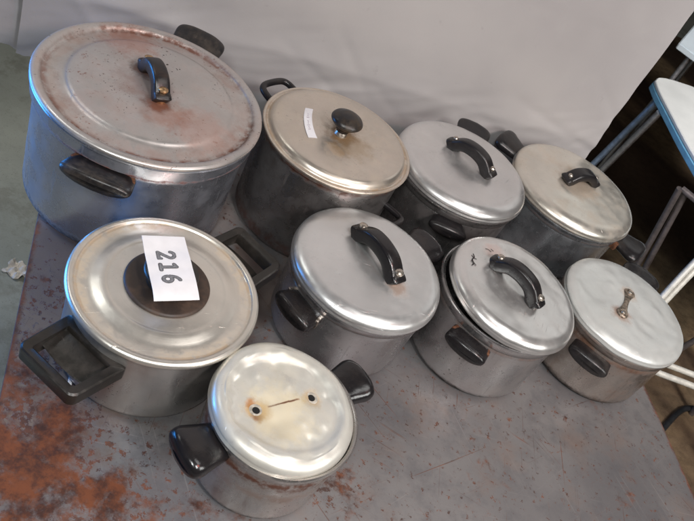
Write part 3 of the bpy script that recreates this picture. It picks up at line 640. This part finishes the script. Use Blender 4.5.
def loop_handle(root, az, R, z, mat):
    """rectangular loop with a finger slot along its outer bar and a sloping inner plate"""
    p, w0, w1 = 0.082, 0.056, 0.052; bm = bmesh.new()
    def rrect(x0, x1, ya, yb, rad, m=6):
        cs = [(x1-rad, yb-rad, 0), (x0+rad, ya-rad, pi/2), (x0+rad, -ya+rad, pi), (x1-rad, -yb+rad, 3*pi/2)]; out = []
        for (cx0, cy0, a0) in cs:
            for k in range(m+1): a = a0+pi/2*k/m; out.append((cx0+rad*cos(a), cy0+rad*sin(a)))
        return out
    def curve(x, y): return R + x + (sqrt(R*R-y*y)-R)*(0.9 if x < 0.02 else 0.55)
    outer = rrect(-0.004, p, w0, w1, 0.009); inner = rrect(0.010, p-0.0150, 0.0430, 0.0410, 0.004)
    def loopv(pts, z_): return [bm.verts.new((curve(x, y), y, z_ + 0.10*x)) for x, y in pts]
    def inset(pts, d, cxm):
        return [(x-(d if x > cxm else -d)*1.0, y-math.copysign(d, y)) for x, y in pts]
    t = 0.0125; b = 0.0022
    o_t2 = loopv(inset(outer, b, 0.03), t); o_t = loopv(outer, t-b); o_b = loopv(outer, -t+b); o_b2 = loopv(inset(outer, b, 0.03), -t)
    i_t2 = loopv(inset(inner, -b, 0.045), t-0.001); i_t = loopv(inner, t-b-0.001); i_b = loopv(inner, -t+b); i_b2 = loopv(inset(inner, -b, 0.045), -t)
    seq = [o_t2, o_t, o_b, o_b2, i_b2, i_b, i_t, i_t2, o_t2]; N = len(outer)
    for P_, Q_ in zip(seq, seq[1:]):
        for k in range(N): bm.faces.new((P_[k], P_[(k+1) % N], Q_[(k+1) % N], Q_[k]))
    # sunken plate between the bars, leaving the finger slot open along the outer bar
    pl = []
    for (x, zz) in ((0.002, 0.004), (0.045, -0.0035), (0.047, -0.0055), (0.045, -0.0070), (0.002, -0.002)):
        pl.append([bm.verts.new((curve(x, y), y, zz+0.10*x)) for y in [(-0.0445+0.089*k/12) for k in range(13)]])
    for k in range(12):
        for i in range(5): bm.faces.new((pl[i][k], pl[(i+1) % 5][k], pl[(i+1) % 5][k+1], pl[i][k+1]))
    bm.faces.new([q[0] for q in pl]); bm.faces.new([q[-1] for q in pl])
    o = link('handle', bm, mat, root, sharp=40); o.location = (0, 0, z); o.rotation_euler = (0, 0, radians(az)); return o
loop_handle(Fp, -105, 0.130, fh-0.044, mF); loop_handle(Fp, 70, 0.130, fh-0.036, mF)

# ---- G: small front pot, dented lid without handle
gx, gy, gR, gh = 0.0308, 0.6744, 0.1045, 0.1390
Gp = pot('smallest pot at the front, battered lid with two bare screw holes', gx, gy)
body(Gp, 'G', 0.1045, 0.1005, gh-0.001, aluminium('scorched_silver_wall', (0.52, 0.49, 0.46), 17, 0.34, 0.25, 0.45, lin(110, 84, 66), wall=True, bands=((gh-0.030, 0.020, lin(84, 42, 18), 0.95), (gh-0.065, 0.016, lin(110, 70, 44), 0.5), (0.006, 0.011, lin(32, 20, 14), 0.95)), pits=1.0), seed=17, bead=0.0035, band=(0.020, 0.001))
def gd(x, y, r):
    q = r/gR; z = 0
    a = atan2(y, x)
    well = 0.74+0.04*sin(2*a+0.7)+0.04*nz(cos(a), sin(a), 2, 1.3)
    z -= 0.0085*(1/(1+math.exp((q-well)/0.026)))
    z += 0.0016*sin(3*a+1.0)*q*q + 0.0012*sin(5*a+2.0)*q**4
    z += 0.0025*math.exp(-((q-0.80)/0.06)**2)*nz(cos(a)*2, sin(a)*2, 5, 1.7)
    z += 0.0034*nz(x, y, 9, 19)*(1 if q < 0.85 else 0.3) + 0.0012*nz(x, y, 4, 45)*(1 if q < 0.85 else 0.2)
    for (hx0, hy0) in ((-0.030, -0.033), (0.028, 0.034)): z -= 0.003*math.exp(-((x-hx0)**2+(y-hy0)**2)/0.00012)
    z += 0.003*math.exp(-((x+0.055)**2+(y+0.060)**2)/0.00006) - 0.003*math.exp(-((x+0.048)**2+(y+0.067)**2)/0.00006)
    for (cx1, cy1, sg, am) in ((-0.078, -0.012, 0.009, -0.003), (-0.070, -0.034, 0.006, 0.003), (-0.058, -0.058, 0.007, -0.0025), (-0.066, -0.048, 0.005, 0.0022), (0.020, -0.062, 0.012, 0.003), (0.052, -0.030, 0.008, -0.003), (0.060, 0.004, 0.009, 0.003),
                               (0.046, 0.046, 0.008, -0.0025), (0.006, 0.062, 0.012, 0.003), (-0.038, 0.046, 0.010, -0.003), (-0.055, 0.018, 0.008, 0.0025), (0.002, -0.036, 0.010, -0.002), (0.034, -0.012, 0.007, 0.002), (-0.008, 0.030, 0.009, 0.002)):
        z += am*math.exp(-((x-cx1)**2+(y-cy1)**2)/(sg*sg))
    return z
lg = lid(Gp, dome(gR, 0.020, sh=0.80, skirt=0.006), aluminium('battered_cream_lid', (0.68, 0.67, 0.61), 18, 0.34, 0.5, 0.2, lin(186, 172, 138), spin=0.15, pits=0.1, dents=0.2,
     spots=((-0.030, -0.033, 0.016, lin(160, 116, 58), 0.8), (-0.024, -0.043, 0.008, lin(110, 56, 30), 0.95), (0.028, 0.034, 0.014, lin(150, 120, 72), 0.75), (0.0, -0.02, 0.045, lin(190, 172, 126), 0.5), (-0.041, -0.028, 0.008, lin(150, 96, 40), 0.8)), lines=((-0.002, -0.0005, 0.857, 0.026, 0.0022, lin(120, 74, 36), 0.85), (-0.003, -0.0015, 0.857, 0.024, 0.0009, lin(60, 30, 14), 0.9))),
     gh, 18, 0.0008, tilt=(radians(-0.8), radians(1.5)), off=(-0.0045, -0.0015), dfn=gd, step=0.0025)
BLK = simple('painted_hole_shade', (0.004, 0.004, 0.004), 0.9)  # near-black flat disc paints the shade inside each screw hole
for (x, y) in ((-0.030, -0.033), (0.028, 0.034)):
    r = hypot(x, y); q = r/gR
    zc = 0.0205*(0.79+0.21*(1-(q/0.8)**2)) + gd(x, y, r) + 0.0005
    o = link('screw_hole', lathe([(0.0105, -0.0015), (0.0100, 0.0002), (0.0078, 0.0009), (0.0056, 0.0006), (0.0048, -0.0018)], 28), simple('worn_hole_rim', (0.62, 0.58, 0.50), 0.4, 0.6, 120, 0.3), lg); o.location = (x, y, zc)
    o2 = link('hole_shade_disc', lathe([(0.0054, 0), (0, 0.0001)], 24), BLK, o); o2.location = (0, 0, 0.0003); 
mG = bakelite('glossy_moulded_black', 18, wear=0.25, rough=0.2)
lug(Gp, -124, 0.104, gh-0.024, mG, p=0.060, w=0.035, t=0.0150, tilt=0.05, flare=1.06, neck=0.78, e=3.6)
lug(Gp, 60, 0.104, gh-0.020, mG, p=0.058, w=0.034, t=0.0150, tilt=0.05, flare=1.06, neck=0.80, e=3.6)

# ------------------------------------------------------------------ card with the number 216
cc = [(-0.270, 0.766), (-0.223, 0.809), (-0.148, 0.720), (-0.195, 0.676)]      # corners seen from above
zc = TZ + fh + 0.0128 + 0.026 + 0.0014
ctr = Vector((sum(p[0] for p in cc)/4, sum(p[1] for p in cc)/4))
card = thing('number_card', 'white paper card printed 216 lying on the knob of the cream lid', 'card', (ctr.x, ctr.y, zc))
ex = Vector((cc[3][0]-cc[0][0], cc[3][1]-cc[0][1])); ey = Vector((cc[1][0]-cc[0][0], cc[1][1]-cc[0][1])); Lx, Ly = ex.length, ey.length; ex.normalize(); ey.normalize()
def cz(x, y, u=0, v=0):
    a = x*ex.x+y*ex.y; b = x*ey.x+y*ey.y; q_ = max(0, abs(a)-0.042); return -9*q_*q_*(1 if a > 0 else 0.3) + 0.0015*sin(a*60+b*30)*(1 if abs(a) > 0.03 else abs(a)/0.03) + 0.0012
rel = [(p[0]-ctr.x, p[1]-ctr.y) for p in cc]
patch('paper', rel, cz, PAPER, card, nx=60, ny=40, thick=0.0004)
INK = simple('printed_grey', (0.16, 0.16, 0.17), 0.7, 0, 900, 0.5, 0); INK2 = simple('printed_dark', (0.05, 0.05, 0.055), 0.7)
def segd(p, a, b):
    ab = (b[0]-a[0], b[1]-a[1]); L = ab[0]**2+ab[1]**2 or 1e-9
    t = max(0, min(1, ((p[0]-a[0])*ab[0]+(p[1]-a[1])*ab[1])/L)); return hypot(p[0]-a[0]-ab[0]*t, p[1]-a[1]-ab[1]*t)
def arc(cx0, cy0, rx, ry, a0, a1, n=16): return [(cx0+rx*cos(radians(a0+(a1-a0)*k/n)), cy0+ry*sin(radians(a0+(a1-a0)*k/n))) for k in range(n+1)]
DIG = {'2': [arc(0.33, 0.72, 0.22, 0.19, 175, -35)+[(0.12, 0.11), (0.58, 0.11)], [(0.58, 0.11), (0.58, 0.2)]],
       '1': [[(0.16, 0.78), (0.34, 0.88), (0.34, 0.10)], [(0.14, 0.10), (0.54, 0.10)]],
       '6': [arc(0.33, 0.31, 0.20, 0.21, 0, 360, 28), arc(0.47, 0.42, 0.34, 0.48, 178, 100, 12)]}
DH, DW = 0.0290, 0.0265
# text runs down the card (along ex), the tops of the digits point to ey
for i, dgt in enumerate('216'):
    bmA, bmB = bmesh.new(), bmesh.new()
    N = 46; sd = 0.66/N; cell = {}
    def dist(p): return min(segd(p, a, b) for st in DIG[dgt] for a, b in zip(st, st[1:]))
    org = -Lx*0.265 + i*Lx*0.195
    for a in range(N+1):
        for b in range(int(N*1.5)+1):
            px_, py_ = a*sd+0.0, b*sd+0.0; d_ = dist((px_, py_)); 
            if d_ > 0.105: continue
            fill = d_ < 0.070
            def P_(x, y, lift):
                la_ = org + x*DW*1.0; lb_ = -Ly*0.26 + y*DH
                X = ex*la_ + ey*lb_; return (X.x, X.y, cz(X.x, X.y)+0.00058+lift)
            bm_ = bmA if fill else bmB; h2 = sd/2
            bm_.faces.new([bm_.verts.new(P_(px_+sx*h2, py_+sy*h2, 0)) for sx, sy in ((-1, -1), (1, -1), (1, 1), (-1, 1))])
    for bm_, m_, nm in ((bmA, INK, 'printed_digit'), (bmB, INK2, 'digit_outline')):
        bmesh.ops.remove_doubles(bm_, verts=bm_.verts, dist=1e-6); link(nm, bm_, m_, card, recalc=False)

# ------------------------------------------------------------------ things around the table
def tube(bm, pts, r, n=14): return sweep(pts, r, r, (0.13, 0.31, 0.94) if abs((Vector(pts[-1])-Vector(pts[0])).normalized().z) < 0.8 else (1, 0, 0), bm, n, 2)
WHT = simple('white_laminate', (0.78, 0.77, 0.74), 0.4, 0, 12, 0.04); BLU = simple('blue_edge_trim', (0.20, 0.46, 0.64), 0.4, 0, 30, 0.12)
CHR = simple('dull_grey_tube', (0.34, 0.33, 0.34), 0.35, 0.8, 60, 0.2); BLT = simple('blue_grey_tube', (0.28, 0.36, 0.48), 0.35, 0.6, 60, 0.2)
WTB = simple('cream_painted_tube', (0.46, 0.43, 0.38), 0.4, 0.1, 60, 0.12); DKT = simple('dark_brown_tube', (0.11, 0.09, 0.085), 0.4, 0.5, 60, 0.2)
ft = thing('folding_table', 'white topped folding table with blue edge beyond the right end of the board', 'table', (1.2, 2.75, 0))
base = Vector((1.2, 2.75, 0))
outline = smoothpts([(0.655, 2.975, 0), (0.675, 2.90, 0), (0.72, 2.78, 0), (0.82, 2.53, 0), (0.97, 2.25, 0), (1.25, 2.08, 0), (1.65, 2.25, 0), (1.85, 2.7, 0), (1.65, 3.15, 0), (1.25, 3.24, 0), (0.90, 3.16, 0), (0.75, 3.09, 0), (0.675, 3.03, 0), (0.655, 2.975, 0)], 6)[:-1]
def slab(outl, z0, z1, mat, name, parent, grow=0.0, rb=0.003):
    bm = bmesh.new(); cx0 = sum(p.x for p in outl)/len(outl); cy0 = sum(p.y for p in outl)/len(outl); L = []
    for (z, g) in ((z0, grow-rb), (z0+rb, grow), (z1-rb, grow), (z1, grow-rb)):
        L.append([bm.verts.new((p.x+(p.x-cx0)/hypot(p.x-cx0, p.y-cy0)*g-base.x, p.y+(p.y-cy0)/hypot(p.x-cx0, p.y-cy0)*g-base.y, z)) for p in outl])
    N = len(outl)
    for P_, Q_ in zip(L, L[1:]):
        for k in range(N): bm.faces.new((P_[k], P_[(k+1) % N], Q_[(k+1) % N], Q_[k]))
    bm.faces.new(L[0]); bm.faces.new(L[-1]); return link(name, bm, mat, parent)
slab(outline, TZ-0.012, TZ+0.002, WHT, 'table_top', ft); slab(outline, TZ-0.036, TZ-0.0125, BLU, 'edge_trim', ft, 0.003)
for (a, b, m_) in (((0.700, 2.930, -0.036), (0.625, 2.95, -0.75), BLT), ((0.705, 2.815, -0.036), (0.685, 2.988, -0.75), CHR), ((1.55, 2.5, -0.036), (1.62, 2.42, -0.75), CHR), ((1.52, 2.95, -0.036), (1.60, 3.02, -0.75), CHR)):
    bm = bmesh.new(); A_ = Vector(a)+Vector((0, 0, TZ))-base; B_ = Vector(b)+Vector((0, 0, TZ))-base; tube(bm, [A_, (A_+B_)/2, B_], 0.0125); link('leg', bm, m_, ft)
# a white folded chair with navy band leaning behind it
wc = thing('folded_chair', 'white folded chair seat with navy stripe behind the blue-edged table', 'chair', (1.10, 3.55, 0))
def quadslab(corners, th, mat, name, parent, org):
    c = [Vector(p)-Vector(org) for p in corners]; n_ = (c[1]-c[0]).cross(c[3]-c[0]).normalized()*th; bm = bmesh.new()
    f = [bm.verts.new(p) for p in c]; g = [bm.verts.new(p-n_) for p in c]; bm.faces.new(f); bm.faces.new(g)
    for k in range(4): bm.faces.new((f[k], f[(k+1) % 4], g[(k+1) % 4], g[k]))
    bmesh.ops.bevel(bm, geom=bm.edges[:], offset=0.004, segments=2, affect='EDGES'); return link(name, bm, mat, parent)
o3 = (1.10, 3.55, 0)
quadslab([(0.72, 3.36, 0.80), (1.45, 3.06, 0.80), (1.65, 3.70, 0.98), (0.88, 4.02, 0.98)], 0.03, simple('pale_blue_white_seat', (0.62, 0.68, 0.72), 0.5, 0, 8, 0.06), 'seat', wc, o3)
quadslab([(0.775, 3.62, 0.868), (1.50, 3.32, 0.868), (1.525, 3.395, 0.889), (0.80, 3.695, 0.889)], 0.004, simple('navy_band', (0.012, 0.012, 0.05), 0.5), 'stripe', wc, o3)
for (x, y) in ((0.80, 3.40), (1.42, 3.14), (0.95, 3.93), (1.58, 3.66)):
    bm = bmesh.new(); tube(bm, [(x-o3[0], y-o3[1], 0), (x-o3[0], y-o3[1], 0.4), (x-o3[0], y-o3[1], 0.765 if y < 3.5 and x != 1.58 else 0.93)], 0.011); link('leg', bm, CHR, wc)
# dark tubular stool frame
sf = thing('stool_frame', 'dark metal tubular stool frame behind the rightmost pot', 'stool', (1.15, 2.35, 0)); os_ = Vector((1.15, 2.35, 0))
for (a, b) in (((0.828, 2.386, -0.03), (1.022, 2.462, -0.75)), ((0.802, 2.373, -0.03), (0.99, 2.486, -0.75)), ((1.20, 2.20, -0.03), (1.13, 2.30, -0.75)), ((1.24, 2.23, -0.03), (1.38, 2.28, -0.75))):
    bm = bmesh.new(); A_ = Vector(a)+Vector((0, 0, TZ-0.02))-os_; B_ = Vector(b)+Vector((0, 0, TZ))-os_; tube(bm, [A_, (A_+B_)/2, B_], 0.0105); link('leg', bm, DKT, sf)
bm = bmesh.new(); tube(bm, [Vector((0.81, 2.38, TZ-0.05))-os_, Vector((1.0, 2.30, TZ-0.05))-os_, Vector((1.22, 2.215, TZ-0.05))-os_], 0.0105); link('seat_rail', bm, DKT, sf)
# cream tubular chair frame close to the table edge
cf = thing('chair_frame', 'cream painted tubular chair frame at the right edge of the steel table', 'chair', (1.15, 2.05, 0)); oc = Vector((1.15, 2.05, 0))
def T_(x, y, z): return Vector((x, y, TZ+z))-oc
for dz, rr_ in ((0.0, 0.0), (-0.032, 0.02)):
    bm = bmesh.new()
    tube(bm, smoothpts([T_(1.02+rr_, 2.43, 0.0+dz), T_(0.99+rr_, 2.33, -0.12+dz), T_(0.962+rr_, 2.25, -0.26+dz), T_(0.94+rr_, 2.17, -0.42+dz)], 5), 0.0105); link('side_rail', bm, WTB, cf)
for y_ in (1.911, 1.860):
    bm = bmesh.new(); tube(bm, smoothpts([T_(0.80, y_-0.02, -0.35), T_(0.947, y_, -0.35), T_(1.083, y_+0.035, -0.35), T_(1.45, y_+0.12, -0.35)], 5), 0.0095); link('cross_rail', bm, WTB, cf)
for (x, y, zt_) in ((0.95, 2.19, -0.40), (0.82, 1.87, -0.36), (1.42, 1.97, -0.36), (1.42, 2.40, -0.40)):
    bm = bmesh.new(); tube(bm, [T_(x, y, zt_), T_(x+0.02, y, -0.55), T_(x+0.03, y, -0.75)], 0.0105); link('leg', bm, DKT, cf)
# black cable on the floor
bm = bmesh.new(); sweep(smoothpts([(1.25, 2.10, 0.024), (1.32, 2.24, 0.024), (1.38, 2.30, 0.024), (1.50, 2.36, 0.024), (1.62, 2.35, 0.024)], 6), 0.011, 0.011, (0, 0, 1), bm, 12, 2)
tag(link('cable', bm, simple('black_rubber', (0.015, 0.015, 0.016), 0.4)), 'black cable on the dark floor by the lower right table edge', 'cable')
# scrap of paper on the concrete floor, white chip on the table
def scrap(name, loc, s, label, mat, seed):
    bm = bmesh.new(); bmesh.ops.create_grid(bm, x_segments=14, y_segments=14, size=s)
    for v in bm.verts:
        v.co.x *= 1+0.35*nz(v.co.y, seed, 0, 2.2/s); v.co.y *= 0.8+0.4*nz(v.co.x, seed, 1, 2.2/s)
        v.co.z = abs(nz(v.co.x, v.co.y, seed, 1.6/s))*s*0.9 + s*0.25*max(0, v.co.x/s)
    r = bmesh.ops.extrude_face_region(bm, geom=bm.faces[:]); 
    for g in r['geom']:
        if isinstance(g, bmesh.types.BMVert): g.co.z += s*0.04+0.0006
    o = link(name, bm, mat, sharp=20); o.location = loc; return tag(o, label, name.replace('_', ' '))
scrap('paper_scrap', (-0.764, 1.309, 0.001), 0.030, 'crumpled pale paper scrap on the concrete floor left of the table', simple('scrap_paper', (0.62, 0.56, 0.50), 0.7), 3)
bm = bmesh.new(); box(bm, (0, 0, 0.0012), (0.006, 0.040, 0.0022), 0, 0.0006); box(bm, (0.006, 0.014, 0.0010), (0.010, 0.010, 0.0018), 0.5, 0.0006)
o = link('plastic_shard', bm, simple('white_plastic', (0.75, 0.76, 0.82), 0.3)); o.location = (-0.263, 0.640, TZ+0.0005); o.rotation_euler = (0, 0, radians(25))
tag(o, 'small white shard on the table seen through the left loop handle', 'shard')
